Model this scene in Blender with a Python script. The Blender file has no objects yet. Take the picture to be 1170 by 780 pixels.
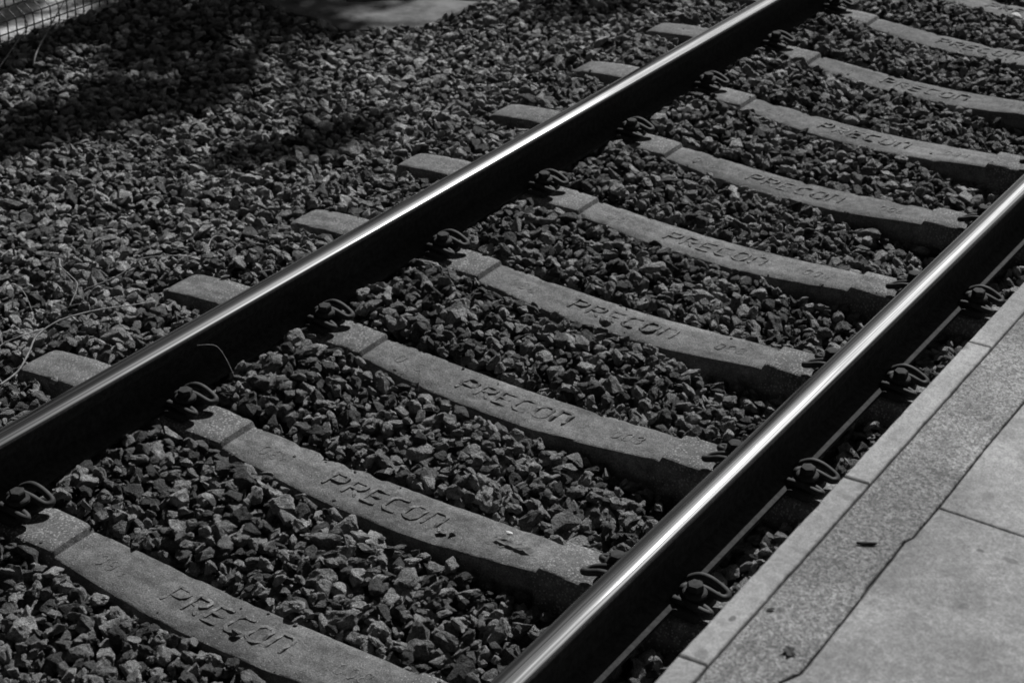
import bpy, bmesh, math, random
import numpy as np
from mathutils import Vector, Matrix, noise

SC = bpy.context.scene
COL = SC.collection
rnd = random.Random(7)

# ------------------------------------------------------------------ camera
CAM_POS = (2.34083, -1.86238, 2.51282)
cam_d = bpy.data.cameras.new('camera')
cam_d.sensor_width = 36.0
cam_d.lens = 36.0 * 2072.32 / 1170.0
cam_d.clip_start = 0.05
cam_d.clip_end = 3000.0
cam_d.dof.use_dof = True
cam_d.dof.focus_distance = 4.75
cam_d.dof.aperture_fstop = 6.3
cam = bpy.data.objects.new('camera', cam_d)
COL.objects.link(cam)
cam.location = CAM_POS
cam.rotation_euler = (1.0739180, -0.0152381, 0.5803370)
SC.camera = cam

# ------------------------------------------------------------------ sky, sun, exposure
SUN = Vector((-0.139, 0.762, 0.632)).normalized()      # direction towards the sun
w = bpy.data.worlds.new('World')
SC.world = w
w.use_nodes = True
nt = w.node_tree
nt.nodes.clear()
sky = nt.nodes.new('ShaderNodeTexSky')
sky.sky_type = 'NISHITA'
sky.sun_disc = False
sky.sun_elevation = math.asin(SUN.z)
sky.sun_rotation = math.atan2(SUN.x, SUN.y)
bw = nt.nodes.new('ShaderNodeSeparateColor')            # black-and-white picture taken through a red filter
sky.air_density = 0.5
sky.dust_density = 0.5
bg = nt.nodes.new('ShaderNodeBackground')
bg.inputs['Strength'].default_value = 0.05
wo = nt.nodes.new('ShaderNodeOutputWorld')
nt.links.new(sky.outputs[0], bw.inputs[0])
nt.links.new(bw.outputs[0], bg.inputs[0])
nt.links.new(bg.outputs[0], wo.inputs[0])
sun_d = bpy.data.lights.new('sun', 'SUN')
sun_d.energy = 5.0
sun_d.angle = math.radians(0.53)
sun_d.color = (1.0, 1.0, 1.0)
sun = bpy.data.objects.new('sun', sun_d)
COL.objects.link(sun)
sun.rotation_euler = (-SUN).to_track_quat('-Z', 'Y').to_euler()
SC.view_settings.view_transform = 'Standard'
SC.view_settings.look = 'None'
SC.view_settings.exposure = 0.12
SC.view_settings.gamma = 1.0
SC.cycles.sample_clamp_direct = 3.0
SC.cycles.filter_width = 1.7

# ------------------------------------------------------------------ helpers
def tag(o, label=None, cat=None, group=None, kind=None):
    if label: o['label'] = label
    if cat: o['category'] = cat
    if group: o['group'] = group
    if kind: o['kind'] = kind
    return o

def empty(name, loc=(0, 0, 0), rz=0.0):
    o = bpy.data.objects.new(name, None)
    o.empty_display_size = 0.05
    COL.objects.link(o)
    o.location = loc
    o.rotation_euler = (0, 0, rz)
    return o

def mesh_obj(name, verts, faces, mat=None, parent=None, smooth=False):
    me = bpy.data.meshes.new(name)
    me.from_pydata([tuple(v) for v in verts], [], faces)
    me.update()
    if smooth:
        me.polygons.foreach_set('use_smooth', [True] * len(me.polygons))
    if mat:
        for m in (mat if isinstance(mat, (list, tuple)) else [mat]):
            me.materials.append(m)
    o = bpy.data.objects.new(name, me)
    COL.objects.link(o)
    o.parent = parent
    return o

def bm_obj(name, bm, mat=None, parent=None, smooth=False):
    me = bpy.data.meshes.new(name)
    bmesh.ops.recalc_face_normals(bm, faces=bm.faces)
    bm.to_mesh(me)
    bm.free()
    if smooth:
        me.polygons.foreach_set('use_smooth', [True] * len(me.polygons))
    if mat: me.materials.append(mat)
    o = bpy.data.objects.new(name, me)
    COL.objects.link(o)
    o.parent = parent
    return o

def box_bm(x0, x1, y0, y1, z0, z1, bev=0.0, seg=2):
    bm = bmesh.new()
    bmesh.ops.create_cube(bm, size=1.0)
    bmesh.ops.scale(bm, vec=(x1 - x0, y1 - y0, z1 - z0), verts=bm.verts)
    bmesh.ops.translate(bm, vec=((x0 + x1) / 2, (y0 + y1) / 2, (z0 + z1) / 2), verts=bm.verts)
    if bev:
        bmesh.ops.bevel(bm, geom=list(bm.edges), offset=bev, segments=seg, affect='EDGES', profile=0.6)
    return bm

def catmull(pts, n=6):
    P = [Vector(p) for p in pts]
    out = []
    for i in range(len(P) - 1):
        p0 = P[max(i - 1, 0)]; p1 = P[i]; p2 = P[i + 1]; p3 = P[min(i + 2, len(P) - 1)]
        for k in range(n):
            t = k / n
            out.append(0.5 * ((2 * p1) + (p2 - p0) * t + (2 * p0 - 5 * p1 + 4 * p2 - p3) * t * t
                              + (3 * p1 - p0 - 3 * p2 + p3) * t ** 3))
    out.append(P[-1])
    return out

def tube_geo(path, rad, sides=8, verts=None, faces=None):
    """round bar along a path; rad is a number or one radius per point"""
    verts = [] if verts is None else verts
    faces = [] if faces is None else faces
    b0 = len(verts)
    n = len(path)
    up = Vector((0.13, 0.21, 0.97))
    for i, p in enumerate(path):
        t = (path[min(i + 1, n - 1)] - path[max(i - 1, 0)])
        if t.length < 1e-9: t = Vector((0, 0, 1))
        t.normalize()
        s = t.cross(up)
        if s.length < 1e-4: s = t.cross(Vector((1, 0, 0)))
        s.normalize()
        u = s.cross(t)
        r = rad[i] if isinstance(rad, (list, tuple)) else rad
        for k in range(sides):
            a = 2 * math.pi * k / sides
            verts.append(p + s * (math.cos(a) * r) + u * (math.sin(a) * r))
    for i in range(n - 1):
        for k in range(sides):
            a = b0 + i * sides + k; b = b0 + i * sides + (k + 1) % sides
            faces.append((a, b, b + sides, a + sides))
    faces.append(tuple(b0 + k for k in range(sides))[::-1])
    faces.append(tuple(b0 + (n - 1) * sides + k for k in range(sides)))
    return verts, faces

# ------------------------------------------------------------------ materials
class NB:
    def __init__(s, name):
        s.m = bpy.data.materials.new(name)
        s.m.use_nodes = True
        s.t = s.m.node_tree
        s.t.nodes.clear()
        s.out = s.t.nodes.new('ShaderNodeOutputMaterial')
        s.b = s.t.nodes.new('ShaderNodeBsdfPrincipled')
        s.t.links.new(s.b.outputs[0], s.out.inputs[0])
        s.tc = s.t.nodes.new('ShaderNodeTexCoord')
        s.oi = s.t.nodes.new('ShaderNodeObjectInfo')
    def link(s, a, b): s.t.links.new(a, b)
    def val(s, sock, v):
        if isinstance(v, (int, float)): sock.default_value = v
        elif isinstance(v, tuple): sock.default_value = v
        else: s.link(v, sock)
    def math(s, op, a, b=0.0, c=0.0, clamp=False):
        n = s.t.nodes.new('ShaderNodeMath'); n.operation = op; n.use_clamp = clamp
        s.val(n.inputs[0], a); s.val(n.inputs[1], b); s.val(n.inputs[2], c)
        return n.outputs[0]
    def map(s, vec, scale=(1, 1, 1)):
        n = s.t.nodes.new('ShaderNodeMapping')
        s.link(vec, n.inputs['Vector']); n.inputs['Scale'].default_value = scale
        return n.outputs[0]
    def noise(s, vec, scale, detail=4.0, rough=0.6, wv=None, dist=0.0):
        n = s.t.nodes.new('ShaderNodeTexNoise')
        n.noise_dimensions = '4D' if wv is not None else '3D'
        s.link(vec, n.inputs['Vector'])
        n.inputs['Scale'].default_value = scale; n.inputs['Detail'].default_value = detail
        n.inputs['Roughness'].default_value = rough; n.inputs['Distortion'].default_value = dist
        if wv is not None: s.val(n.inputs['W'], wv)
        return n.outputs['Fac']
    def voro(s, vec, scale, rand=1.0):
        n = s.t.nodes.new('ShaderNodeTexVoronoi')
        s.link(vec, n.inputs['Vector']); n.inputs['Scale'].default_value = scale
        n.inputs['Randomness'].default_value = rand
        return n.outputs['Distance'], n.outputs['Color']
    def ramp(s, f, a, b, lo=0.0, hi=1.0):
        n = s.t.nodes.new('ShaderNodeMapRange'); n.interpolation_type = 'SMOOTHSTEP'
        s.val(n.inputs[0], f)
        n.inputs[1].default_value = a; n.inputs[2].default_value = b
        n.inputs[3].default_value = lo; n.inputs[4].default_value = hi
        return n.outputs[0]
    def mix(s, f, a, b):
        n = s.t.nodes.new('ShaderNodeMix'); n.data_type = 'FLOAT'; n.clamp_factor = True
        s.val(n.inputs[0], f); s.val(n.inputs[2], a); s.val(n.inputs[3], b)
        return n.outputs[0]
    def sep(s, vec):
        n = s.t.nodes.new('ShaderNodeSeparateXYZ'); s.link(vec, n.inputs[0]); return n.outputs
    def bump(s, h, strength=0.5, dist=0.002, prev=None):
        n = s.t.nodes.new('ShaderNodeBump')
        n.inputs['Strength'].default_value = strength; n.inputs['Distance'].default_value = dist
        s.link(h, n.inputs['Height'])
        if prev is not None: s.link(prev, n.inputs['Normal'])
        return n.outputs[0]
    def done(s, col, rough=0.85, metal=0.0, normal=None, spec=0.3):
        if isinstance(col, (int, float)): s.b.inputs['Base Color'].default_value = (col, col, col, 1)
        else: s.link(col, s.b.inputs['Base Color'])
        s.val(s.b.inputs['Roughness'], rough); s.val(s.b.inputs['Metallic'], metal)
        s.b.inputs['Specular IOR Level'].default_value = spec
        if normal is not None: s.link(normal, s.b.inputs['Normal'])
        return s.m

def mat_stone():
    n = NB('crushed_stone'); o = n.tc.outputs['Object']; r = n.oi.outputs['Random']
    W = n.math('MULTIPLY', r, 37.0)
    base = n.mix(n.ramp(r, 0.0, 1.0), 0.085, 0.56)
    big = n.noise(o, 1.3, 3, .6, W)
    fine = n.noise(o, 9.0, 5, .75, W)
    # brake dust and oil darken the stones between and beside the rails
    lx = n.sep(n.oi.outputs['Location'])[0]
    dust = n.ramp(n.math('ABSOLUTE', lx), .80, 1.5, .74, 1.0)
    c = n.math('MULTIPLY', n.math('MULTIPLY', base, dust), n.ramp(big, .3, .7, .55, 1.4))
    c = n.math('MULTIPLY', c, n.ramp(fine, .34, .66, .40, 1.7))
    h = n.noise(o, 4.5, 6, .72, W)
    b = n.bump(h, 1.0, 0.035)
    return n.done(c, 0.8, 0, b, .35)

def mat_sleeper():
    n = NB('sleeper_concrete'); o = n.tc.outputs['Object']; r = n.oi.outputs['Random']
    W = n.math('MULTIPLY', r, 61.0)
    x, y, z = n.sep(o)
    big = n.noise(o, 5.0, 4, .6, W)
    mid = n.noise(o, 34.0, 5, .65, W)
    fine = n.noise(o, 260.0, 3, .7, W)
    tone = n.math('MULTIPLY_ADD', r, .14, .60)
    c = n.math('MULTIPLY', n.ramp(big, .3, .7, .165, .27), tone)
    smear = n.noise(n.map(o, (3.0, 26.0, 20.0)), 1.0, 4, .6, W)
    c = n.math('MULTIPLY', c, n.ramp(smear, .32, .66, .72, 1.12))
    blot = n.ramp(n.noise(o, 9.0, 5, .7, n.math('ADD', W, 9.0)), .56, .72)
    c = n.mix(n.math('MULTIPLY', blot, .45), c, .075)
    c = n.math('MULTIPLY', c, n.ramp(mid, .28, .72, .66, 1.28))
    c = n.math('MULTIPLY', c, n.ramp(fine, .33, .67, .60, 1.4))
    # pale aggregate grains, thicker on the worn rail seats
    d, col = n.voro(o, 120.0)
    ax = n.math('ABSOLUTE', x)
    seat = n.math('MULTIPLY', n.ramp(ax, .44, .56), n.ramp(ax, .92, 1.2, 1, .3))
    thr = n.mix(seat, .26, .66)
    g = n.math('LESS_THAN', d, n.math('MULTIPLY', thr, n.noise(o, 28, 2, .5, W)))
    c = n.mix(n.math('MULTIPLY', g, .6), c, .46)
    # rusty soiling round the rail seat
    soil = n.math('MULTIPLY', seat, n.ramp(n.noise(o, 14, 4, .65, W), .38, .7, .1, .42))
    c = n.mix(soil, c, .11)
    # small dark pores
    d2, _ = n.voro(o, 38.0)
    c = n.mix(n.math('MULTIPLY', n.math('LESS_THAN', d2, n.ramp(n.noise(o, 6, 2, .5, W), .45, .8, .02, .15)), .6), c, .05)
    h = n.math('ADD', n.math('MULTIPLY', mid, .7), n.math('MULTIPLY', fine, .5))
    b = n.bump(h, 1.0, .006)
    return n.done(c, .88, 0, b, .25)

def mat_rail():
    n = NB('rusted_rail_steel'); o = n.tc.outputs['Object']
    f = n.noise(o, 60, 5, .7)
    c = n.ramp(f, .3, .7, .018, .045)
    b = n.bump(f, .5, .002)
    return n.done(c, .85, 0, b, .2)

def mat_railhead():
    n = NB('polished_rail_steel'); o = n.tc.outputs['Object']
    s = n.noise(n.map(o, (260, 0.8, 60)), 1.0, 3, .6)
    s2 = n.noise(n.map(o, (90, 0.22, 30)), 1.0, 3, .6)
    g = n.noise(n.map(o, (900, 10, 300)), 1.0, 2, .6)
    c = n.math('MULTIPLY', n.ramp(s2, .35, .65, .34, .66), n.ramp(s, .32, .68, .50, 1.2))
    c = n.math('MULTIPLY', c, n.ramp(g, .3, .7, .86, 1.1))
    b = n.bump(s, .10, .0008)
    mixes = []
    for ro in (.135, .43):
        gl = n.t.nodes.new('ShaderNodeBsdfAnisotropic'); gl.distribution = 'BECKMANN'
        n.link(c, gl.inputs['Color']); gl.inputs['Roughness'].default_value = ro
        n.link(b, gl.inputs['Normal']); mixes.append(gl)
    mx = n.t.nodes.new('ShaderNodeMixShader'); mx.inputs[0].default_value = .058
    n.link(mixes[0].outputs[0], mx.inputs[1]); n.link(mixes[1].outputs[0], mx.inputs[2])
    n.t.nodes.remove(n.b)
    n.link(mx.outputs[0], n.out.inputs[0])
    return n.m

def mat_plain(name, lo, hi, scale=20.0, rough=.85, bump=.4, bd=.002, metal=0.0, spec=.3, detail=5):
    n = NB(name); o = n.tc.outputs['Object']
    W = n.math('MULTIPLY', n.oi.outputs['Random'], 23.0)
    f = n.noise(o, scale, detail, .65, W)
    c = n.ramp(f, .3, .7, lo, hi)
    b = n.bump(n.noise(o, scale * 4, 4, .7, W), bump, bd)
    return n.done(c, rough, metal, b, spec)

STAINS = [(1.350, .359, .006, .010, .75), (1.406, .308, .016, .020, .40), (1.352, .247, .016, .016, .45), (1.405, .425, .008, .012, .5), (1.619, .776, .009, .006, .75), (1.674, .776, .016, .010, .55), (1.654, .605, .010, .012, .45),
          (1.60, .69, .03, .02, .22), (1.44, 1.10, .03, .05, .25), (1.43, .83, .05, .035, .28), (1.41, .56, .04, .06, .22), (1.36, .60, .02, .012, .3), (1.355, .80, .02, .010, .3), (1.47, 1.22, .008, .018, .5), (1.58, .42, .05, .10, .20), (1.75, .70, .05, .12, .22), (1.35, 1.05, .02, .05, .2), (1.62, 1.15, .06, .08, .18), (1.57, .95, .012, .02, .3)]
def mat_paving(name, base, grit=0.0, mottle=.35):
    n = NB(name); o = n.tc.outputs['Object']
    big = n.noise(o, 3.4, 3, .5, 3.0)
    mid = n.noise(o, 13.0, 5, .68, 5.0)
    fine = n.noise(o, 270.0, 4, .75)
    c = n.ramp(big, .32, .70, base * (1 - mottle * .7), base * 1.15)  # soft cloudy variation of tone, broad here and smaller in the next step
    c = n.math('MULTIPLY', c, n.ramp(mid, .28, .72, 1 - mottle * .42, 1 + mottle * .2))
    m2 = n.noise(o, 60.0, 4, .7, 2.0)
    c = n.math('MULTIPLY', c, n.ramp(m2, .32, .68, .80, 1.16))
    c = n.math('MULTIPLY', c, n.ramp(fine, .34, .66, .78 - grit * .35, 1.18 + grit * .2))
    if grit:
        d, col = n.voro(o, 210.0)
        cr = n.sep(col)[0]
        c = n.math('MULTIPLY', c, n.mix(grit, 1.0, n.ramp(cr, 0, 1, .55, 1.32)))
    # scattered dark blots
    d2, _ = n.voro(n.map(o, (1.0, .62, 1.0)), 11.0)
    blot = n.ramp(n.math('ADD', d2, n.math('MULTIPLY', m2, .22)), .12, .24, 1, 0)
    c = n.mix(n.math('MULTIPLY', blot, .62), c, base * .25)
    # individual stains: chewing gum, oil drips, scuffs (place, half-sizes, strength)
    x, y, z = n.sep(o)
    wob = n.noise(o, 55.0, 3, .6, 8.0)
    for (sx, sy, rx, ry, k) in STAINS:
        dx = n.math('DIVIDE', n.math('SUBTRACT', x, sx), rx); dy = n.math('DIVIDE', n.math('SUBTRACT', y, sy), ry)
        d = n.math('ADD', n.math('ADD', n.math('MULTIPLY', dx, dx), n.math('MULTIPLY', dy, dy)), n.math('MULTIPLY_ADD', wob, 1.6, -.8))
        c = n.mix(n.ramp(d, .35, 1.15, k, 0), c, .06)
    h = n.math('ADD', fine, n.math('MULTIPLY', mid, .6))
    b = n.bump(h, .25 + .5 * grit, .0015 + .002 * grit)
    return n.done(c, .85, 0, b, .25)

M_STONE = mat_stone()
M_SLEEPER = mat_sleeper()
M_RAIL = mat_rail()
M_HEAD = mat_railhead()
M_CLAMP = mat_plain('dark_spring_steel', .014, .045, 60, .7, .3, .001, 0, .3)
M_SCREW = mat_plain('rusty_screw_steel', .02, .045, 80, .85, .4, .001, 0, .2)
M_PLATE = mat_plain('black_plastic_plate', .02, .035, 40, .75, .2, .001)
M_SOIL = mat_plain('dark_soil', .03, .07, 9, .95, .8, .01)
M_GROUND = mat_plain('pale_dry_earth', .02, .60, 8.0, .95, .8, .02, detail=8)
M_KERB = mat_paving('kerb_concrete', .335, .15, .30)
M_STRIP = mat_paving('gritty_concrete', .32, 1.0, .42)
M_SLAB = mat_paving('paving_concrete', .335, .25, .50)
M_JOINT = mat_plain('joint_dirt', .02, .06, 60, .95, .5, .002)
M_WALL = mat_plain('platform_wall_concrete', .16, .30, 8, .9, .5, .004)
M_COVER = mat_plain('old_cover_concrete', .05, .17, 7, .9, .6, .004, detail=7)
M_WIRE = mat_plain('fence_wire_steel', .05, .10, 50, .5, .2, .001, .6)
M_TWIG = mat_plain('dry_twig_bark', .18, .40, 50, .9, .5, .001)
M_LEAF = mat_plain('dead_leaf', .02, .04, 60, .8, .4, .001)
M_MORTAR = mat_plain('old_mortar', .10, .20, 60, .95, .8, .003)
M_BARK = mat_plain('tree_bark', .06, .14, 12, .95, .8, .01)
M_FOLIAGE = mat_plain('tree_leaves', .04, .10, 6, .7, .2, .002)
M_WHITE = mat_plain('white_quartz', .60, .80, 40, .6, .4, .003)

# ------------------------------------------------------------------ the ground
GX = [-600, -8, -3.62, -3.50, -3.40, 1.36, 600]
GZ = [-.12, -.12, -.115, -.14, -.34, -.34, -.34]
gv, gf = [], []
for x, z in zip(GX, GZ):
    for y in (-600, 600): gv.append((x, y, z))
for i in range(len(GX) - 1):
    gf.append((2 * i, 2 * i + 2, 2 * i + 3, 2 * i + 1))
g = mesh_obj('ground', gv, gf, M_GROUND)
tag(g, 'pale dry earth beyond the wire fence', None, None, 'structure')

# ------------------------------------------------------------------ track geometry
GAUGE = 0.774            # rail centre to track centre
PITCH = 0.600            # sleeper spacing
RAIL_TOP = 0.164
S_FIRST, S_LAST = 0, 11

PROF = [(0.0, -.042, .088), (.10, -.0415, .0885), (.20, -.037, .087), (.30, -.030, .082), (.40, -.021, .076),
        (.470, -.0160, .071), (.489, -.0165, .0695), (.496, -.002, .069), (.501, 0.0, .0695), (.60, 0.001, .0735),
        (.80, .001, .074), (1.04, .001, .074), (1.09, -.001, .074), (1.15, -.006, .0735), (1.21, -.0125, .0725), (1.235, -.017, .071), (1.251, -.024, .067)]
PX = [p[0] for p in PROF]; PZ = [p[1] for p in PROF]; PH = [p[2] for p in PROF]
def sl_z(x): return float(np.interp(abs(x), PX, PZ))
def sl_h(x): return float(np.interp(abs(x), PX, PH))
SL_Y = {k: PITCH * k for k in range(S_FIRST, S_LAST + 1)}

# platform and other fixed footprints (for the stones)
ZP = 0.70
KX0, KX1, SX1 = 1.322, 1.375, 1.503
COVER = (-3.03, -2.135, 4.31, 5.45)
FENCE_X = -3.585

# ------------------------------------------------------------------ ballast level
def level(x, y):
    """height of the stone surface; numpy arrays"""
    x = np.asarray(x, float); y = np.asarray(y, float)
    ph = np.mod(y / PITCH, 1.0)                       # 0 and 1 on a sleeper centre line
    inside = np.interp(ph, [0, .15, .45, .80, 1.0], [-.032, -.032, -.038, -.038, -.040])
    edge = np.interp(np.abs(x), [0, .3, .5, .62, .70, .78], [0, 0.005, .012, .004, -.012, -.02])
    rightlow = np.interp(x, [0, .2, .45, .7, .85, 1.4], [0, -.010, -.058, -.068, .004, .01])
    leftup = np.interp(x, [-.9, -.72, -.66, -.60, -.5, -.2, 0], [0.0, .058, .056, .046, .026, .004, 0])
    z = inside + edge + rightlow + leftup
    zl = np.interp(ph, [0, .15, .5, .82, 1.0], [-.002, -.004, -.018, -.032, -.034])
    sh = np.interp(x, [-3.6, -3.2, -2.4, -1.8, -1.35, -1.25], [-.105, -.09, -.070, -.050, -.030, -.030])
    t = np.clip((-x - 1.22) / .22, 0, 1)
    zl = zl * (1 - t) + sh * t
    u = np.clip((-x - .80) / .10, 0, 1)
    z = z * (1 - u) + zl * u
    z = z + .011 * np.sin(x * 5.1 + 1.3 * np.sin(y * 3.7)) * np.sin(y * 6.3 + 2.0 * np.sin(x * 2.9))
    return z

bx = np.arange(-3.46, 1.34, .08); by = np.arange(-1.2, 9.0, .08)
BX, BY = np.meshgrid(bx, by)
BZ = level(BX, BY) - .085
bv = np.stack([BX.ravel(), BY.ravel(), BZ.ravel()], 1)
nx = len(bx)
bf = [(j * nx + i, j * nx + i + 1, (j + 1) * nx + i + 1, (j + 1) * nx + i) for j in range(len(by) - 1) for i in range(nx - 1)]
ballast = mesh_obj('ballast_bed', bv.tolist(), bf, M_SOIL, None, True)
tag(ballast, 'bed of crushed stone ballast under and between the sleepers', None, None, 'structure')

# ------------------------------------------------------------------ stone shapes (shared meshes)
def stone_mesh(i):
    r = random.Random(1000 + i)
    bm = bmesh.new()
    for k in range(r.randint(11, 17)):
        n = Vector((r.gauss(0, 1), r.gauss(0, 1), r.gauss(0, 1))).normalized() * r.uniform(.78, 1.12)
        bm.verts.new((n.x, n.y, n.z))
    ret = bmesh.ops.convex_hull(bm, input=bm.verts)
    bmesh.ops.delete(bm, geom=[v for v in bm.verts if not v.link_faces], context='VERTS')
    lo = Vector([min(v.co[a] for v in bm.verts) for a in range(3)]); hi = Vector([max(v.co[a] for v in bm.verts) for a in range(3)])
    c = (lo + hi) / 2; h = (hi - lo) / 2
    for v in bm.verts:
        q = v.co - c
        v.co = Vector((q.x / h.x, q.y / h.y, q.z / h.z))
    bmesh.ops.dissolve_limit(bm, angle_limit=math.radians(14), verts=bm.verts, edges=bm.edges)
    bmesh.ops.bevel(bm, geom=list(bm.edges), offset=.085, segments=1, affect='EDGES', profile=.5)
    bmesh.ops.triangulate(bm, faces=bm.faces)
    long_ = [e for e in bm.edges if e.calc_length() > .42]
    bmesh.ops.subdivide_edges(bm, edges=long_, cuts=2, use_grid_fill=True)
    bmesh.ops.triangulate(bm, faces=bm.faces)
    bm.normal_update()
    off = Vector((r.uniform(0, 90), r.uniform(0, 90), r.uniform(0, 90)))
    for v in bm.verts:
        p = v.co.copy()
        v.co = p + v.normal * (.15 * noise.noise(p * 1.9 + off) + .07 * noise.noise(p * 5.5 + off))
    me = bpy.data.meshes.new('stone')
    bmesh.ops.recalc_face_normals(bm, faces=bm.faces)
    bm.to_mesh(me); bm.free()
    me.polygons.foreach_set('use_smooth', [False] * len(me.polygons))
    me.materials.append(M_STONE)
    return me
N_SHAPES = 36
STONES = [stone_mesh(i) for i in range(N_SHAPES)]

# ------------------------------------------------------------------ let stones settle on a height field
nr = np.random.default_rng(11)
CELL = .007
X0, X1, Y0, Y1 = -3.56, 1.315, -.75, 7.6
NXC = int((X1 - X0) / CELL); NYC = int((Y1 - Y0) / CELL)
cx = X0 + (np.arange(NXC) + .5) * CELL
cy = Y0 + (np.arange(NYC) + .5) * CELL
CXX, CYY = np.meshgrid(cx, cy)
LV = level(CXX, CYY)
HF = LV - .075
blocked = np.zeros_like(HF, bool)
for k, y in SL_Y.items():
    h = np.interp(np.abs(CXX), PX, PH) + .012
    blocked |= (np.abs(CXX) < 1.258) & (np.abs(CYY - y) < h)
blocked |= (CXX > COVER[0] - .005) & (CXX < COVER[1] + .005) & (CYY > COVER[2] + np.interp(CXX - COVER[0], [0, .27, .62, .74, .895], [-.09, -.15, -.19, -.13, .03])) & (CYY < COVER[3])
for sgn in (-1, 1):                                   # stones stay below the rail foot
    fm = np.abs(CXX - sgn * GAUGE) < .084
    LV[fm] = np.minimum(LV[fm], -.020)
# camera frustum with a wide margin
Rm = np.array(cam.rotation_euler.to_matrix())
D = np.stack([CXX - CAM_POS[0], CYY - CAM_POS[1], LV - CAM_POS[2]], -1) @ Rm
UU = 585 + 2072.3 * D[..., 0] / -D[..., 2]; VV = 390 - 2072.3 * D[..., 1] / -D[..., 2]
mar = 170
seen = (UU > -mar) & (UU < 1170 + mar) & (VV > -mar) & (VV < 780 + mar)
cand = np.argwhere(seen & ~blocked)
area = len(cand) * CELL * CELL
TRIES = int(area * 4300)
P_pos, P_rot, P_scl, P_idx = [], [], [], []
pick = cand[nr.integers(0, len(cand), size=(TRIES, 3))]
Lr = nr.random(TRIES)
for i in range(TRIES):
    c3 = pick[i]
    hs = HF[c3[:, 0], c3[:, 1]] - LV[c3[:, 0], c3[:, 1]]
    jy, jx = c3[int(hs.argmin())]
    q = Lr[i]
    far = 0.0 if cx[jx] > -1.3 else 1.0
    if q < .52: a = .0125 + .0095 * nr.random()
    elif q < .74: a = .0190 + .0105 * nr.random()
    elif q < .785: a = .029 + .013 * nr.random()
    else: a = .0055 + .0065 * nr.random()
    b = a * (.52 + .44 * nr.random()); c = a * (.36 + .44 * nr.random())
    th = nr.random() * 6.2832
    R_ = int(a / CELL) + 1
    y0, y1, x0, x1 = jy - R_, jy + R_ + 1, jx - R_, jx + R_ + 1
    if y0 < 0 or x0 < 0 or y1 > NYC or x1 > NXC: continue
    gx = (np.arange(x0, x1) - jx) * CELL; gy = (np.arange(y0, y1) - jy) * CELL
    gx, gy = np.meshgrid(gx, gy)
    u = (gx * math.cos(th) + gy * math.sin(th)) / a; v = (-gx * math.sin(th) + gy * math.cos(th)) / b
    rr = u * u + v * v
    m = rr < 1.0
    if not m.any(): continue
    if (blocked[y0:y1, x0:x1] & m).sum() > .10 * m.sum(): continue
    hh = HF[y0:y1, x0:x1]
    # slope of what lies beneath
    hm = hh[m]; gxm = gx[m]; gym = gy[m]
    vx = (gxm * gxm).sum() + 1e-7; vy = (gym * gym).sum() + 1e-7
    mh = hm.mean()
    sx = float(np.clip((gxm * (hm - mh)).sum() / vx, -.7, .7)); sy = float(np.clip((gym * (hm - mh)).sum() / vy, -.7, .7))
    sx = sx * .9 + nr.normal() * .24; sy = sy * .9 + nr.normal() * .24
    dome = c * np.sqrt(1 - rr[m])
    tilt = sx * gxm + sy * gym
    need = hm + dome * .92 - tilt
    z = float(np.sort(need)[int(.90 * (len(need) - 1))])
    top = float((z + tilt + dome).max())
    lim = LV[jy, jx] + .004 + .016 * nr.random()
    if top > lim:
        if z > lim - .5 * c: continue
    hh[m] = np.maximum(hm, z + tilt + dome * .85)
    nrm = Vector((-sx, -sy, 1)).normalized()
    rot = Vector((0, 0, 1)).rotation_difference(nrm).to_matrix() @ Matrix.Rotation(th, 3, 'Z')
    if nr.random() < .5: rot = rot @ Matrix.Rotation(math.pi, 3, 'X')
    e = rot.to_euler()
    P_pos.append((cx[jx] + nr.random() * .004, cy[jy] + nr.random() * .004, z)); P_rot.append((e.x, e.y, e.z)); P_scl.append((a * 1.10, b * 1.10, c * 1.10))
    P_idx.append(int(nr.integers(0, N_SHAPES)))
for k, y in SL_Y.items():                             # stray chips on the sleeper tops
    for _ in range(15):
        x = nr.uniform(-1.2, 1.2); hw = sl_h(x)
        yy = y + hw * (nr.uniform(-.95, .95) if nr.random() < .4 else (.97 - .25 * nr.random() ** 2) * (1 if nr.random() < .7 else -1))
        if abs(abs(x) - GAUGE) < .17: continue
        a = nr.uniform(.002, .0065)
        P_pos.append((x, yy, sl_z(x) + a * .35)); P_rot.append((nr.normal() * .2, nr.normal() * .2, nr.uniform(0, 6.28))); P_scl.append((a, a * .75, a * .5)); P_idx.append(int(nr.integers(0, N_SHAPES)))
for k, y in SL_Y.items():                             # and a few stones riding on their edges
    for _ in range(9):
        x = nr.uniform(-1.24, .55)
        if abs(abs(x) - GAUGE) < .19 or abs(x) < .22: continue
        sd = 1 if nr.random() < .75 else -1
        a = nr.uniform(.008, .017)
        P_pos.append((x, y + sd * (sl_h(x) + .004), sl_z(x) + a * .15)); P_rot.append((nr.normal() * .3 - sd * .35, nr.normal() * .3, nr.uniform(0, 6.28))); P_scl.append((a, a * .75, a * .6)); P_idx.append(int(nr.integers(0, N_SHAPES)))
P_pos = np.array(P_pos); P_rot = np.array(P_rot); P_scl = np.array(P_scl); P_idx = np.array(P_idx)

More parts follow.
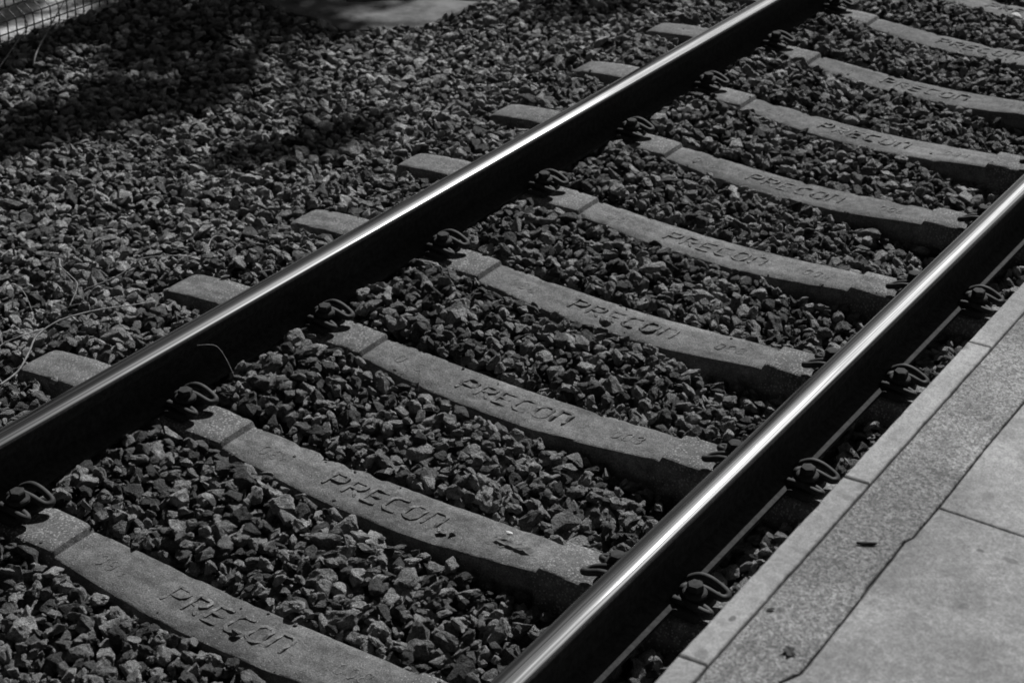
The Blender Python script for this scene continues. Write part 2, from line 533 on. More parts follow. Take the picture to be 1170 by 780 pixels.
# the 300 stones that show largest become objects of their own
D = (P_pos - np.array(CAM_POS)) @ Rm
dep = -D[:, 2]
U = 585 + 2072.3 * D[:, 0] / dep; V = 390 - 2072.3 * D[:, 1] / dep
gi = np.clip(((P_pos[:, 1] - Y0) / CELL).astype(int), 0, NYC - 1); gj = np.clip(((P_pos[:, 0] - X0) / CELL).astype(int), 0, NXC - 1)
onTop = (P_pos[:, 2] + P_scl[:, 2] * .9) >= HF[gi, gj] - .003
open_ = (np.abs(np.abs(P_pos[:, 0]) - GAUGE) > .12) & (P_pos[:, 0] < .98)
okk = onTop & open_ & (U > 12) & (U < 1158) & (V > 10) & (V < 770)
size = np.where(okk, P_scl[:, 0] * P_scl[:, 1] / dep ** 2, 0)
order = np.argsort(-size)[:300]
single = np.zeros(len(P_pos), bool); single[order] = True
for i in order:
    o = bpy.data.objects.new('stone', STONES[P_idx[i]])
    COL.objects.link(o)
    o.parent = ballast
    o.location = P_pos[i]; o.rotation_euler = P_rot[i]; o.scale = P_scl[i]

# all the others: one object, instanced on points
rest = ~single
me = bpy.data.meshes.new('loose_stones')
me.vertices.add(int(rest.sum()))
me.vertices.foreach_set('co', P_pos[rest].astype(np.float32).ravel())
for nm, arr in (('rot', P_rot), ('scl', P_scl)):
    at = me.attributes.new(nm, 'FLOAT_VECTOR', 'POINT'); at.data.foreach_set('vector', arr[rest].astype(np.float32).ravel())
at = me.attributes.new('shape_index', 'INT', 'POINT'); at.data.foreach_set('value', P_idx[rest].astype(np.int32))
loose = bpy.data.objects.new('loose_stones', me)
COL.objects.link(loose)
loose.parent = ballast
tag(loose, None, None, None, 'stuff')
src = bpy.data.collections.new('stone_shapes')
for i, m_ in enumerate(STONES):
    so = bpy.data.objects.new('stone_shape_%02d' % i, m_); src.objects.link(so)
ng = bpy.data.node_groups.new('scatter_stones', 'GeometryNodeTree')
ng.interface.new_socket('Geometry', in_out='INPUT', socket_type='NodeSocketGeometry')
ng.interface.new_socket('Geometry', in_out='OUTPUT', socket_type='NodeSocketGeometry')
gin = ng.nodes.new('NodeGroupInput'); gout = ng.nodes.new('NodeGroupOutput')
iop = ng.nodes.new('GeometryNodeInstanceOnPoints')
ci = ng.nodes.new('GeometryNodeCollectionInfo')
ci.inputs['Collection'].default_value = src
ci.inputs['Separate Children'].default_value = True
ci.inputs['Reset Children'].default_value = True
def named(nm, ty):
    n = ng.nodes.new('GeometryNodeInputNamedAttribute'); n.data_type = ty
    n.inputs['Name'].default_value = nm
    return n.outputs['Attribute']
e2r = ng.nodes.new('FunctionNodeEulerToRotation')
ng.links.new(named('rot', 'FLOAT_VECTOR'), e2r.inputs[0])
ng.links.new(gin.outputs[0], iop.inputs['Points'])
ng.links.new(ci.outputs[0], iop.inputs['Instance'])
iop.inputs['Pick Instance'].default_value = True
ng.links.new(named('shape_index', 'INT'), iop.inputs['Instance Index'])
ng.links.new(e2r.outputs[0], iop.inputs['Rotation'])
ng.links.new(named('scl', 'FLOAT_VECTOR'), iop.inputs['Scale'])
ng.links.new(iop.outputs[0], gout.inputs[0])
md = loose.modifiers.new('scatter', 'NODES'); md.node_group = ng
print('stones', len(P_pos), 'area', round(area, 1))

# ------------------------------------------------------------------ sleepers
GLYPH = {  # strokes in a 1 x 1.4 box
    'P': [[(0, 0), (0, 1.4), (.75, 1.4), (.95, 1.2), (.95, .85), (.75, .65), (.1, .65)]],
    'R': [[(0, 0), (0, 1.4), (.75, 1.4), (.95, 1.2), (.95, .9), (.75, .7), (.1, .7)], [(.45, .65), (.95, 0)]],
    'E': [[(.95, 1.4), (0, 1.4), (0, 0), (.95, 0)], [(.05, .72), (.85, .72)]],
    'C': [[(.95, 1.4), (.25, 1.4), (0, 1.15), (0, .25), (.25, 0), (.95, 0)]],
    'O': [[(.25, 0), (0, .25), (0, 1.15), (.25, 1.4), (.72, 1.4), (.95, 1.15), (.95, .25), (.72, 0), (.25, 0)]],
    'N': [[(0, 0), (0, 1.4), (.7, 1.4), (.95, 1.15), (.95, 0)]],
    '0': [[(.25, 0), (0, .25), (0, 1.15), (.25, 1.4), (.65, 1.4), (.9, 1.15), (.9, .25), (.65, 0), (.25, 0)]],
    '8': [[(.25, 0), (0, .2), (0, .5), (.2, .7), (0, .95), (0, 1.2), (.25, 1.4), (.65, 1.4), (.9, 1.2), (.9, .95), (.7, .7), (.2, .7)],
          [(.7, .7), (.9, .5), (.9, .2), (.65, 0), (.25, 0)]],
    '9': [[(.05, 0), (.65, 0), (.9, .25), (.9, 1.15), (.65, 1.4), (.25, 1.4), (0, 1.15), (0, .9), (.25, .65), (.85, .65)]],
}
def lettering(text, xs, y0, w_, h_, pitch, stroke, hgt, slant, r):
    wear = [.80 + .45 * random.Random(int(r * 31 + i * 7)).random() for i in range(len(text))]
    verts, faces = [], []
    for i, ch in enumerate(text):
        for st in GLYPH[ch]:
            pts = []
            for (a, b) in st:
                gy = b / 1.4 * h_
                pts.append(Vector((xs + i * pitch + a * w_ + gy * slant, y0 + gy, 0)))
            dense = []
            for p, q in zip(pts[:-1], pts[1:]):
                n = max(1, int((q - p).length / .008))
                for k in range(n): dense.append(p.lerp(q, k / n))
            dense.append(pts[-1])
            # push the ends out a little, as cast letters have
            n = len(dense); b0 = len(verts)
            for k, p in enumerate(dense):
                t = (dense[min(k + 1, n - 1)] - dense[max(k - 1, 0)]).normalized()
                s = Vector((-t.y, t.x, 0))
                endk = .6 if k in (0, n - 1) else 1.0
                hh = hgt * wear[i] * (.7 + .9 * noise.noise(p * 48 + Vector((r, 0, 0)))) * (.7 if k in (0, n - 1) else 1)
                for off, z in ((-.5, -.003), (-.36, hh), (.36, hh), (.5, -.003)):
                    q = p + s * (off * stroke * endk)
                    verts.append((q.x, q.y, sl_z(q.x) + z))
            for k in range(n - 1):
                for c_ in range(3):
                    a = b0 + 4 * k + c_
                    faces.append((a, a + 1, a + 5, a + 4))
            faces.append((b0 + 3, b0 + 2, b0 + 1, b0)); e_ = b0 + 4 * (n - 1)
            faces.append((e_, e_ + 1, e_ + 2, e_ + 3))
    return verts, faces

SL_LABEL = {
    0: 'concrete sleeper nearest the viewer, below the bottom edge',
    1: 'nearest concrete sleeper, in the bottom left corner, running out of the bottom edge',
    2: 'second nearest concrete sleeper, with a mortar lump near the right rail',
    3: 'third nearest concrete sleeper, between the mortar-marked one and the one with the dark stone',
    4: 'fourth nearest concrete sleeper, with a dark stone by its lettering',
    5: 'fifth nearest concrete sleeper, passing under the left rail at the sun glint',
    6: 'sixth nearest concrete sleeper, the next one beyond the sun glint on the left rail',
    7: 'seventh nearest concrete sleeper, the last that still meets the right rail in view',
    8: 'concrete sleeper at the right edge just above the right rail, eighth from the front',
    9: 'ninth concrete sleeper, second from the top right corner',
    10: 'concrete sleeper in the top right corner with a white stone beside it',
    11: 'farthest concrete sleeper, beyond the top edge',
}
def make_sleeper(k):
    root = empty('railway_sleeper', (0, SL_Y[k], 0))
    tag(root, SL_LABEL[k], 'sleeper', 'concrete sleepers of the track')
    xs = sorted(set([round(v, 4) for v in np.arange(-1.24, 1.2401, .02)] + [s * x for x in PX for s in (-1, 1)]))
    verts, faces = [], []
    off = Vector((k * 7.3, 0, 0))
    for x in xs:
        z = sl_z(x); h = sl_h(x)
        bt = .045 + .004 * noise.noise(Vector((x * 3, k, 0)))
        P = [(-h - bt, -.21), (-h - .007, z - .045), (-h, z - .007), (-h + .0025, z - .0025), (-h + .008, z), (-h * .5, z + .0005), (0, z + .001), (h * .5, z + .0005), (h - .008, z), (h - .0025, z - .0025), (h, z - .007), (h + .007, z - .045), (h + bt, -.21)]
        for j, (y, zz) in enumerate(P):
            q = Vector((x, y, zz))
            a = .0010 if j in (5, 6, 7) else .0013
            d = a * noise.noise(q * 22 + off) + (.0014 * noise.noise(q * 75 + off) if j not in (5, 6, 7) else .0)
            chip = max(0, noise.noise(q * 16 + off * 2) - .30) * .019 if j in (2, 3, 4, 8, 9, 10) else 0
            sg = -1 if y < 0 else 1
            verts.append((x, y + sg * (d - chip * .7) , zz + d * .6 - chip))
    n = 13
    for i in range(len(xs) - 1):
        for j in range(n - 1):
            faces.append((i * n + j, (i + 1) * n + j, (i + 1) * n + j + 1, i * n + j + 1))
    faces.append(tuple(range(n))); e0 = (len(xs) - 1) * n
    faces.append(tuple(e0 + j for j in range(n))[::-1])
    b = mesh_obj('concrete_body', verts, faces, M_SLEEPER, root)
    sm = [True] * len(b.data.polygons); sm[-1] = sm[-2] = False
    b.data.polygons.foreach_set('use_smooth', sm)
    b.data.set_sharp_from_angle(angle=math.radians(32))
    v, f = lettering('PRECON', -.188, -.026, .043, .062, .0625, .0125, .0062, .12, k)
    mesh_obj('raised_lettering', v, f, M_SLEEPER, root)
    v, f = lettering('008', .312, -.020, .021, .036, .034, .0070, .0026, .15, k + 40)
    mesh_obj('raised_number', v, f, M_SLEEPER, root)
    v, f = lettering('098', -.405, -.024, .021, .038, .034, .0070, .0021, .1, k + 80)
    mesh_obj('raised_number', v, f, M_SLEEPER, root)
    return root
for k in SL_Y: make_sleeper(k)

# ------------------------------------------------------------------ rails
def rail_profile():
    half = [(.070, .006), (.0705, .008), (.070, .0165), (.066, .0185), (.030, .0275), (.014, .036), (.0085, .050), (.0080, .095), (.012, .113), (.030, .1185), (.0335, .1225),
            (.0345, .130), (.0342, .1465)]
    r = .0115
    c = (.0342 - r, .1465 + .002)
    for a in (15, 28, 40, 50, 58, 65, 71):
        half.append((c[0] + r * math.cos(math.radians(a)), c[1] + r * math.sin(math.radians(a))))
    x1, z1 = half[-1]
    for t in (.75, .5, .25, 0.0):
        half.append((x1 * t, z1 + (RAIL_TOP - z1) * (1 - t * t)))
    left = [(-x, z) for x, z in half[:-1]]
    return half + left[::-1]
RP = rail_profile()
def make_rail(sign, label):
    root = empty('rail', (sign * GAUGE, 0, 0))
    tag(root, label, 'rail', 'rails of the track')
    ys = [-4 + .25 * i for i in range(73)]
    n = len(RP)
    top = [i for i, (x, z) in enumerate(RP) if z > .1545]
    lo, hi = min(top), max(top)
    lean = .05 if sign < 0 else -.03                                  # rails lean inwards about 1 in 30
    RQ = [(x + (z - RAIL_TOP) * lean, z - x * lean) for x, z in RP]
    def build(name, idx, mat, closed):
        verts, faces = [], []
        m = len(idx)
        for y in ys:
            for i in idx: verts.append((RQ[i][0], y, RQ[i][1]))
        for a in range(len(ys) - 1):
            for j in range(m if closed else m - 1):
                j2 = (j + 1) % m
                faces.append((a * m + j, a * m + j2, (a + 1) * m + j2, (a + 1) * m + j))
        o = mesh_obj(name, verts, faces, mat, root, True)
        return o
    body = list(range(hi, n)) + list(range(0, lo + 1))
    bo = build('rail_body', body, M_RAIL, False)
    bo.data.set_sharp_from_angle(angle=math.radians(35))
    build('running_surface', list(range(lo, hi + 1)), M_HEAD, False)
    return root
make_rail(-1, 'left steel rail with the sun glint on its polished top')
make_rail(1, 'right steel rail alongside the platform edge')

# ------------------------------------------------------------------ rail fastenings
def fast_parts():
    parts = {}
    half = [(-.034, .0, .043), (-.028, .015, .044), (-.010, .025, .045), (.018, .030, .041), (.042, .034, .033), (.056, .040, .027), (.064, .051, .026), (.059, .062, .030),
            (.040, .066, .037), (.012, .066, .047), (-.016, .064, .049), (-.040, .057, .040), (-.050, .048, .031), (-.050, .037, .027)]
    near = [(x * .9, -y * .52, .021 + max(0, z - .024) * .35) for x, y, z in half[:0:-1]]
    full = near + half
    path = catmull(full, 5)
    v, f = tube_geo([Vector((p.x * .92, p.y * .92, p.z)) for p in path], .0092, 10)
    parts['tension_clamp'] = (v, f, M_CLAMP, True)
    v, f = [], []
    # screw: shank, flanged washer, hexagonal head
    def ring(r, z, n, ph=0): return [Vector((r * math.cos(2 * math.pi * (k + ph) / n), r * math.sin(2 * math.pi * (k + ph) / n), z)) for k in range(n)]
    def lathe(rows, n, ph=0):
        v, f = [], []
        for r, z in rows: v += ring(r, z, n, ph)
        for i in range(len(rows) - 1):
            for k in range(n):
                f.append((i * n + k, i * n + (k + 1) % n, (i + 1) * n + (k + 1) % n, (i + 1) * n + k))
        f.append(tuple(range(n))[::-1]); f.append(tuple((len(rows) - 1) * n + k for k in range(n)))
        return v, f
    wv, wf = lathe([(.026, .0380), (.029, .040), (.029, .0475), (.026, .0505), (.018, .053)], 24)
    parts['washer'] = (wv, wf, M_SCREW, False)
    hv, hf = lathe([(.012, -.02), (.012, .0525), (.0205, .0532), (.0205, .066), (.0180, .069), (.010, .070)], 6, .3)
    parts['screw'] = (hv, hf, M_SCREW, False)
    return parts
FP = fast_parts()
FM = {}
for nm, (v, f, m, s) in FP.items():
    me = bpy.data.meshes.new(nm); me.from_pydata([tuple(x) for x in v], [], f); me.update()
    me.polygons.foreach_set('use_smooth', [s] * len(f)); me.materials.append(m); FM[nm] = me
def plate_mesh():
    # guide plate with a groove and a raised shoulder
    prof = [(-.030, .0015), (.032, .0015), (.032, .010), (.030, .015), (.027, .017), (.024, .019), (.018, .020), (-.020, .022), (-.030, .018)]
    v, f = [], []
    n = len(prof)
    for y in (-.054, -.050, .050, .054):
        sc = .96 if abs(y) > .063 else 1
        for x, z in prof: v.append((x, y, z if z < .005 else z * sc))
    for i in range(3):
        for j in range(n):
            f.append((i * n + j, i * n + (j + 1) % n, (i + 1) * n + (j + 1) % n, (i + 1) * n + j))
    f.append(tuple(range(n))); f.append(tuple(3 * n + j for j in range(n))[::-1])
    me = bpy.data.meshes.new('guide_plate'); me.from_pydata(v, [], f); me.update(); me.materials.append(M_PLATE)
    return me
FM['guide_plate'] = plate_mesh()
ORD = {0: 'lowest, out of view', 1: 'nearest', 2: 'second', 3: 'third', 4: 'fourth', 5: 'fifth', 6: 'sixth', 7: 'seventh', 8: 'eighth', 9: 'ninth', 10: 'tenth', 11: 'eleventh'}
def fastening(x, k, rz, label, group):
    root = empty('rail_fastening', (x, SL_Y[k], .001), rz)
    tag(root, label, 'rail fastening', group)
    for nm in ('guide_plate', 'tension_clamp', 'washer', 'screw'):
        o = bpy.data.objects.new(nm, FM[nm]); COL.objects.link(o); o.parent = root
        if nm in ('screw',): o.rotation_euler = (0, 0, rnd.uniform(0, 1))
for k in range(0, 12):
    fastening(-GAUGE + .103, k, 0, '%s spring clip and screw on the inner side of the left rail' % (ORD[k] + ' from the front' if k > 1 else ORD[k]), 'inner fastenings of the left rail')
for k in range(1, 10):
    fastening(GAUGE - .103, k, math.pi, 'spring clip at the track side of the right rail, %s sleeper' % ORD[k], 'inner fastenings of the right rail')
NAMES_R = {1: 'spring clip and screw outside the right rail below the bottom edge', 2: 'lowest spring clip and screw between the right rail and the platform',
           3: 'second spring clip from the bottom between the right rail and platform', 4: 'third spring clip from the bottom between the right rail and platform',
           5: 'topmost spring clip showing between the right rail and platform', 6: 'spring clip outside the right rail just past the right edge'}
for k in range(1, 7):
    fastening(GAUGE + .103, k, 0, NAMES_R[k], 'outer fastenings of the right rail')

# ------------------------------------------------------------------ platform
plat = mesh_obj('platform', *(lambda b: b)(([(KX0 + .012, -4, -.34), (6, -4, -.34), (6, 12, -.34), (KX0 + .012, 12, -.34),
                                            (KX0 + .012, -4, ZP - .05), (6, -4, ZP - .05), (6, 12, ZP - .05), (KX0 + .012, 12, ZP - .05)],
                                           [(3, 2, 1, 0), (4, 5, 6, 7), (0, 1, 5, 4), (1, 2, 6, 5), (2, 3, 7, 6), (3, 0, 4, 7)])), [M_WALL])
tag(plat, 'concrete platform with a kerb along the right rail', None, None, 'structure')
jd = mesh_obj('joint_filling', *(lambda: ([(KX0 + .02, -4, ZP - .007), (5.99, -4, ZP - .007), (5.99, 12, ZP - .007), (KX0 + .02, 12, ZP - .007)], [(0, 1, 2, 3)]))(), M_JOINT, plat)

def rough_slab(name, outline, mat, top, thick=.045, bev=.003, jit=.0012, seed=0, step=.012):
    """slab from an outline, with slightly worn edges"""
    r = random.Random(seed)
    pts = []
    n = len(outline)
    for i in range(n):
        a = Vector((*outline[i], 0)); b = Vector((*outline[(i + 1) % n], 0))
        m = max(1, int((b - a).length / step)) if (b - a).length < 4 else 300
        for k in range(m): pts.append(a.lerp(b, k / m))
    c = sum(pts, Vector()) / len(pts)
    N = len(pts)
    rows = []
    for ins, z in ((0, -thick), (0, -bev * 1.2), (bev * .4, -bev * .35), (bev * 1.2, 0)):
        row = []
        for i, p in enumerate(pts):
            t = (pts[(i + 1) % N] - pts[i - 1]).normalized()
            nrm = Vector((t.y, -t.x, 0))
            d = jit * (noise.noise(p * 45 + Vector((seed, 0, 0))) + 1.2 * min(0, noise.noise(p * 13 + Vector((0, seed, 0))) + .15) * 2)
            q = p + nrm * (d - ins)
            row.append((q.x, q.y, top + z))
        rows.append(row)
    v = [q for row in rows for q in row]
    f = []
    for a in range(3):
        for i in range(N):
            j = (i + 1) % N
            f.append((a * N + i, a * N + j, (a + 1) * N + j, (a + 1) * N + i))
    f.append(tuple(3 * N + i for i in range(N)))
    return mesh_obj(name, v, f, mat, plat)
KJ = [.225 + .638 * i for i in range(-4, 12)]
for i in range(len(KJ) - 1):
    rough_slab('kerb_stone', [(KX0, KJ[i] + .0018), (KX1 - .002, KJ[i] + .0045), (KX1 - .002, KJ[i + 1] + .002), (KX0, KJ[i + 1] - .0018)], M_KERB, ZP + .0015 * ((i * 7) % 3 - 1) * .4, .10, .004, .0011, i)
# gritty strip; its right side runs with small jogs
SB = [(1.499, -3.2), (1.503, -.55), (1.500, .20), (1.486, .255), (1.503, .292), (1.501, .52), (1.497, .725), (1.504, .745), (1.506, .86), (1.503, 1.11), (1.505, 1.33), (1.503, 2.1), (1.506, 6.5)]
rough_slab('gritty_strip', [(KX1 + .0015, -3.2)] + SB + [(KX1 + .0015, 6.5)], M_STRIP, ZP, .04, .003, .0014, 77)
# paving slabs
SJ = [-1.10, -.12, .862, 1.845, 2.83]
def strip_x(y): return float(np.interp(y, [b for a, b in SB], [a for a, b in SB])) + .0035
for c_ in range(3):
    for i in range(len(SJ) - 1):
        xa = 1.5 + .90 * c_; xb = xa + .90 - .004
        y0_, y1_ = SJ[i] + .002, SJ[i + 1] - .002
        if c_ == 0:
            ys_ = sorted([y0_, y1_] + [b for a, b in SB if y0_ < b < y1_])
            out = [(xb, y0_), (xb, y1_)] + [(strip_x(y), y) for y in ys_[::-1]]
        else:
            out = [(xa, y0_), (xb, y0_), (xb, y1_), (xa, y1_)]
        rough_slab('paving_slab', out, M_SLAB, ZP + .001 * ((i * 5 + c_ * 3) % 3 - 1), .04, .003, .0010, 100 + i * 7 + c_, .015)

# ------------------------------------------------------------------ old concrete cover by the fence
cov = empty('concrete_cover', (COVER[0], COVER[2], -.20))
tag(cov, 'cracked old concrete cover slab lying in the stones at the top edge', 'cover slab')
crack = [(0.0, .26), (.16, .23), (.30, .20), (.40, .12), (.47, .16), (.55, .25), (.66, .34), (.76, .42), (.895, .47)]
WD = COVER[1] - COVER[0]; LD = COVER[3] - COVER[2]
def cover_piece(out, seed):
    pts = []
    for i in range(len(out)):
        a = Vector((*out[i], 0)); b = Vector((*out[(i + 1) % len(out)], 0))
        m = max(1, int((b - a).length / .03))
        for k in range(m): pts.append(a.lerp(b, k / m))
    N = len(pts); v, f = [], []
    for ins, z in ((0, 0), (0, .122), (.006, .130)):
        for i, p in enumerate(pts):
            t = (pts[(i + 1) % N] - pts[i - 1]).normalized(); nr_ = Vector((t.y, -t.x, 0))
            q = p + nr_ * (.008 * noise.noise(p * 9 + Vector((seed, 0, 0))) - ins)
            v.append((q.x, q.y, z + (.004 * noise.noise(p * 5) if z > .1 else 0)))
    for a in range(2):
        for i in range(N):
            j = (i + 1) % N; f.append((a * N + i, a * N + j, (a + 1) * N + j, (a + 1) * N + i))
    f.append(tuple(2 * N + i for i in range(N)))
    mesh_obj('slab_piece', v, f, M_COVER, cov)
cover_piece([(0.03, -.11), (.27, -.17), (.41, -.16), (.62, -.21), (.74, -.15), (WD, 0.03)] + [(x, y - .005) for x, y in crack[::-1]], 3)
cover_piece([(x, y + .005) for x, y in crack] + [(WD, LD), (0, LD)], 9)

# ------------------------------------------------------------------ wire fence
def fence_panel(y0, y1, label):
    root = empty('wire_fence_panel', (FENCE_X, y0, -.12))
    tag(root, label, 'fence', 'wire fence along the far side')
    L = y1 - y0
    prof = [(0, .0), (0, .085), (-.045, .115), (0, .145), (0, .62), (-.028, .645), (0, .67), (0, 1.18), (-.028, 1.205), (0, 1.23), (0, 1.75)]
    v, f = tube_geo([Vector((a, 0, b)) for a, b in prof], .0034, 5)
    mv = bpy.data.meshes.new('upright_wire'); mv.from_pydata([tuple(q) for q in v], [], f); mv.materials.append(M_WIRE)
    n = int(L / .05)
    for i in range(n + 1):
        o = bpy.data.objects.new('upright_wire', mv); COL.objects.link(o); o.parent = root; o.location = (0, i * L / n, 0)
    v, f = tube_geo([Vector((0, 0, 0)), Vector((0, L, 0))], .0034, 5)
    mh = bpy.data.meshes.new('cross_wire'); mh.from_pydata([tuple(q) for q in v], [], f); mh.materials.append(M_WIRE)
    for z in (.030, .085, .145, .40, .54, .62, .67, .87, 1.07, 1.18, 1.23, 1.43, 1.63):
        o = bpy.data.objects.new('cross_wire', mh); COL.objects.link(o); o.parent = root; o.location = (.0055, 0, z)
    bm_obj('post', box_bm(-.055, -.01, -.055, -.01, -.2, 1.85, .004), M_WIRE, root)
fence_panel(.35, 2.85, 'wire mesh fence panel left of the left edge')
fence_panel(2.87, 5.37, 'dark wire mesh fence panel in the top left corner')
fence_panel(5.39, 7.89, 'wire mesh fence panel beyond the top edge')

# ------------------------------------------------------------------ tree that throws the dappled shade
def tree():
    root = empty('shade_tree', (-4.6, 9.6, -.14))
    tag(root, 'leafy tree behind the fence shading the stones', 'tree')
    r = random.Random(5)
    O = Vector((-4.6, 9.6, -.14))
    T = 7.0
    # (ground point it shades, clump radius, leaves)
    spots = [(-3.42, 2.75, .20, 300), (-3.42, 3.05, .20, 320), (-3.38, 3.36, .20, 340), (-3.22, 3.62, .20, 340), (-3.42, 3.75, .20, 260), (-3.02, 3.80, .18, 280), (-2.86, 3.62, .13, 130), (-2.97, 3.98, .18, 280), (-2.66, 4.02, .17, 240), (-2.42, 4.06, .13, 130),
             (-2.62, 2.33, .15, 200), (-2.60, 2.58, .15, 220), (-2.55, 2.76, .16, 260), (-2.44, 2.92, .16, 250), (-2.36, 3.10, .14, 190), (-2.44, 3.30, .14, 170), (-2.58, 3.50, .15, 190), (-2.72, 3.30, .12, 100), (-2.80, 2.62, .11, 80), (-2.72, 2.95, .12, 100),
             (-1.66, 2.84, .12, 120), (-1.60, 3.06, .13, 130), (-1.78, 2.68, .11, 80), (-1.70, 4.85, .20, 200), (-1.52, 5.12, .20, 190), (-1.40, 5.5, .22, 180), (-2.62, 4.52, .20, 300), (-2.80, 4.40, .16, 180), (-3.0, 5.0, .35, 420), (-3.5, 4.3, .25, 300), (-1.95, 5.4, .25, 200), (-2.9, 2.1, .16, 120), (-3.86, 3.55, .13, 170), (-3.80, 3.22, .10, 90), (-4.1, 3.9, .14, 120), (-2.95, 3.36, .12, 120)]
    tv, tf = tube_geo(catmull([(0, 0, -.2), (.05, -.1, 1.2), (.3, -.3, 2.4), (.55, -.6, 3.4), (.9, -.8, 4.4)], 5), [.16 - .0046 * i for i in range(21)], 10)
    mesh_obj('trunk', tv, tf, M_BARK, root, True)
    bv_, bf_ = [], []
    lv, lf = [], []
    for i, (x, y, rad, n) in enumerate(spots):
        c = Vector((x, y, -.08)) + SUN * (T + r.uniform(-.5, .5)) - O
        st = Vector((.4 + .1 * (i % 4), -.5, 2.6 + .3 * (i % 6)))
        mid = (st + c) / 2 + Vector((r.uniform(-.2, .2), r.uniform(-.2, .2), .25))
        path = catmull([st, mid, c], 6)
        tube_geo(path, [.035 - .0024 * k for k in range(len(path))], 6, bv_, bf_)
        for k in range(n):
            d = Vector((r.gauss(0, 1), r.gauss(0, 1), r.gauss(0, 1))).normalized() * (rad * 1.15 * r.random() ** .45)
            p = c + d
            u = Vector((r.gauss(0, 1), r.gauss(0, 1), r.gauss(0, .5))).normalized()
            t = u.cross(Vector((r.gauss(0, 1), r.gauss(0, 1), r.gauss(0, 1)))).normalized()
            L = r.uniform(.05, .085); Wd = L * .32
            b = len(lv)
            nrm = u.cross(t)
            lv += [p, p + u * L * .5 + t * Wd + nrm * .006, p + u * L, p + u * L * .5 - t * Wd + nrm * .006]
            lf += [(b, b + 1, b + 2), (b, b + 2, b + 3)]
    mesh_obj('limbs', bv_, bf_, M_BARK, root, True)
    cr = mesh_obj('crown', lv, lf, M_FOLIAGE, root)
tree()

# ------------------------------------------------------------------ small things
def rod_thing(name, pts, r0, r1, label, cat, mat=M_TWIG, group=None, n=5):
    path = catmull(pts, n)
    m = len(path)
    base = Vector(pts[0])
    v, f = tube_geo([p - base for p in path], [r0 + (r1 - r0) * i / (m - 1) for i in range(m)], 6)
    o = mesh_obj(name, v, f, mat, None, True)
    o.location = base
    tag(o, label, cat, group)
    return o
rod_thing('dry_twig', [(-3.18, 3.03, -.085), (-3.21, 3.08, -.05), (-3.30, 3.24, -.01), (-3.38, 3.38, .015), (-3.44, 3.47, .02)], .0038, .002, 'straight pale dry twig leaning towards the wire fence', 'twig')
rod_thing('dry_twig', [(-3.22, 2.84, -.09), (-3.27, 2.97, -.05), (-3.33, 3.10, -.02), (-3.38, 3.20, .0), (-3.46, 3.24, .03), (-3.52, 3.26, .06)], .0034, .0022, 'bent dark twig at the foot of the wire fence, top left corner', 'twig')
rod_thing('dry_vine', [(-1.225, 1.04, -.025), (-1.235, 1.12, -.02), (-1.262, 1.19, .0), (-1.295, 1.255, .015), (-1.29, 1.33, .03), (-1.262, 1.40, .035), (-1.235, 1.47, .03), (-1.21, 1.55, .015), (-1.19, 1.63, .0)], .0032, .0018, 'pale dry vine arching past the left end of the second sleeper', 'vine')
rod_thing('dry_vine', [(-1.36, 1.02, -.04), (-1.34, 1.10, -.01), (-1.36, 1.18, .0), (-1.33, 1.24, .015), (-1.35, 1.33, -.01)], .0028, .0015, 'short dry vine among the stones at the left edge', 'vine')
rod_thing('dry_vine', [(-1.46, 1.62, -.03), (-1.40, 1.70, .0), (-1.40, 1.78, .02), (-1.34, 1.86, .02), (-1.31, 1.97, -.02)], .0024, .0013, 'thin dry stem left of the third sleeper end', 'vine')
rod_thing('dry_vine', [(-1.69, 1.70, -.03), (-1.62, 1.66, .01), (-1.56, 1.61, .02), (-1.50, 1.59, .015), (-1.44, 1.56, .01), (-1.40, 1.48, -.02)], .0024, .0013, 'thin dry stem winding down the stones near the left edge', 'vine')
rod_thing('dry_vine', [(-1.24, 1.90, -.03), (-1.29, 1.98, .01), (-1.32, 2.05, .02), (-1.29, 2.09, .0), (-1.25, 2.10, -.03)], .0020, .0012, 'small hooked dry stem left of the fourth sleeper end', 'vine')
rod_thing('dry_vine', [(-1.70, 1.50, -.04), (-1.62, 1.47, .0), (-1.53, 1.43, .012), (-1.47, 1.40, -.02)], .0020, .0012, 'short pale stem lying at the left edge above the arching vine', 'vine')
rod_thing('grass_stalk', [(-.625, 1.37, -.03), (-.66, 1.375, .05), (-.69, 1.37, .105), (-.705, 1.355, .125), (-.735, 1.325, .128)], .0012, .0007, 'single bent dry grass stalk against the left rail', 'grass stalk')
rod_thing('grass_stalk', [(-.262, 1.70, -.04), (-.260, 1.70, 0.0), (-.262, 1.705, .045)], .0010, .0005, 'short upright grass stalk in front of the third sleeper', 'grass stalk')

def lump(name, loc, scl, rot, mat, label, cat, shape):
    o = bpy.data.objects.new(name, STONES[shape].copy()); COL.objects.link(o)
    o.data.materials.clear(); o.data.materials.append(mat)
    o.location = loc; o.scale = scl; o.rotation_euler = rot
    tag(o, label, cat)
lump('stone', (-.028, 2.335, -.024), (.030, .022, .016), (.1, 0, 2.6), M_STONE, 'dark stone on the front edge of the fourth sleeper beside its lettering', 'stone', 4)
lump('stone', (.047, .572, -.033), (.014, .010, .008), (0, .1, .6), M_STONE, 'small stone touching the lettering of the nearest sleeper', 'stone', 9)
lump('stone', (.197, 1.163, -.030), (.016, .010, .006), (0, .1, .3), M_STONE, 'small flat stone right of the lettering on the second sleeper', 'stone', 12)
lump('stone', (.225, 1.170, -.030), (.010, .008, .006), (0, .1, 1.3), M_STONE, 'pebble next to the small flat stone on the second sleeper', 'stone', 14)
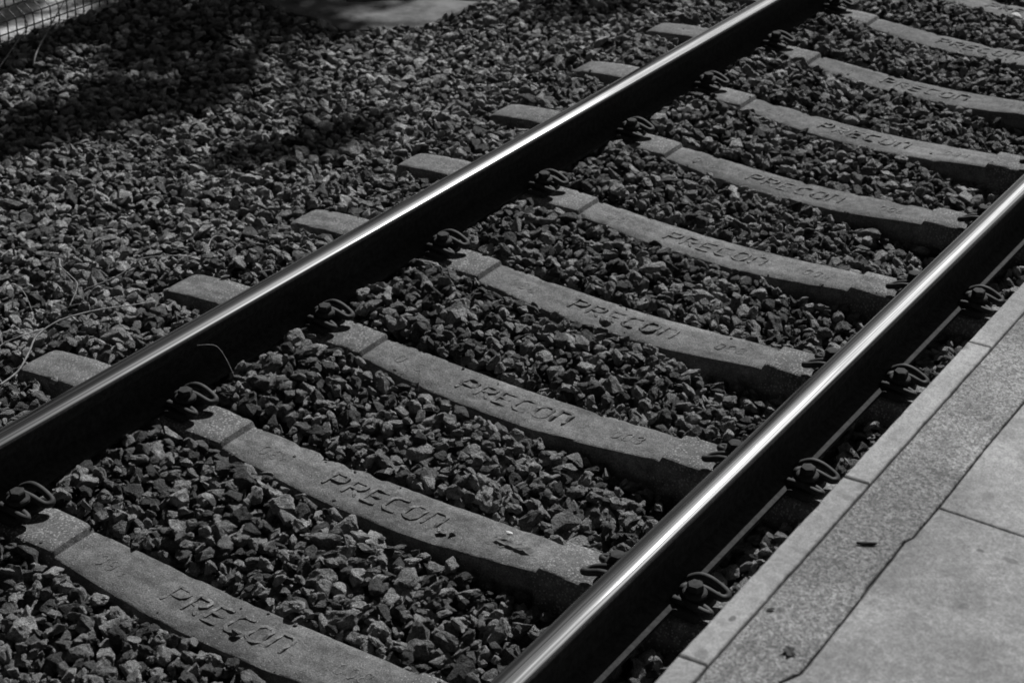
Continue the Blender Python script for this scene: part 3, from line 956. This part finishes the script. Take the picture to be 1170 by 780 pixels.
lump('stone', (-.015, 5.895, -.028), (.034, .024, .018), (.05, .1, .3), M_WHITE, 'bright white stone at the top right corner', 'stone', 15)
lump('stone', (.105, .715, -.022), (.022, .018, .015), (.05, .1, .3), M_STONE, 'dark stone on the far edge of the nearest sleeper', 'stone', 17)
lump('stone_chip', (.352, 1.226, -.011), (.010, .007, .005), (.05, .1, .3), M_WHITE, 'white chip lying on the mortar lump of the second sleeper', 'stone chip', 20)
# crust of old mortar on the second sleeper
mv_, mf_ = [], []
for j in range(7):
    for i in range(15):
        a = i / 14; b = j / 6
        x = .318 + .130 * a; y = 1.188 + .030 * b - .010 * a
        e = min(a, 1 - a, b, 1 - b) * 6
        zz = sl_z(x) - .002 + min(1, e) * (.009 + .006 * noise.noise(Vector((x * 70, y * 70, 1)))) 
        mv_.append((x + .004 * noise.noise(Vector((x * 60, y * 60, 5))), y + .005 * noise.noise(Vector((x * 60, y * 60, 9))), zz))
for j in range(6):
    for i in range(14):
        mf_.append((j * 15 + i, j * 15 + i + 1, (j + 1) * 15 + i + 1, (j + 1) * 15 + i))
tag(mesh_obj('mortar_lump', mv_, mf_, M_MORTAR), 'rough crust of old mortar on the second sleeper near the right rail', 'mortar')

def leaf(name, loc, outline, rz, label, curl=.004):
    c = Vector((0, 0, 0)); v = [(0, 0, .002)]; f = []
    n = len(outline)
    for (x, y) in outline: v.append((x, y, .001 + curl * (abs(y) / .012 + .6 * noise.noise(Vector((x * 80, y * 80, 0))))))
    for i in range(n): f.append((0, 1 + i, 1 + (i + 1) % n))
    o = mesh_obj(name, v, f, M_LEAF); o.location = loc; o.rotation_euler = (0, 0, rz)
    md_ = o.modifiers.new('thickness', 'SOLIDIFY'); md_.thickness = .0007
    tag(o, label, 'leaf')
leaf('dead_leaf', (1.467, .331, ZP + .001), [(.018, 0), (.008, .005), (.004, .012), (-.004, .007), (-.012, .010), (-.010, 0), (-.013, -.006), (-.002, -.006), (.004, -.010), (.008, -.004)], 2.4, 'dark lobed dead leaf on the gritty platform strip')
leaf('dead_leaf', (1.392, .414, ZP + .001), [(.009, 0), (.003, .003), (-.004, .0035), (-.008, 0), (-.003, -.003), (.004, -.003)], .9, 'tiny dark leaf scrap on the platform strip beside the kerb')
lump('dry_twig', (1.447, .681, ZP + .003), (.021, .0034, .0034), (0, .03, .62), M_LEAF, 'short dark twig lying on the gritty platform strip', 'twig', 22)
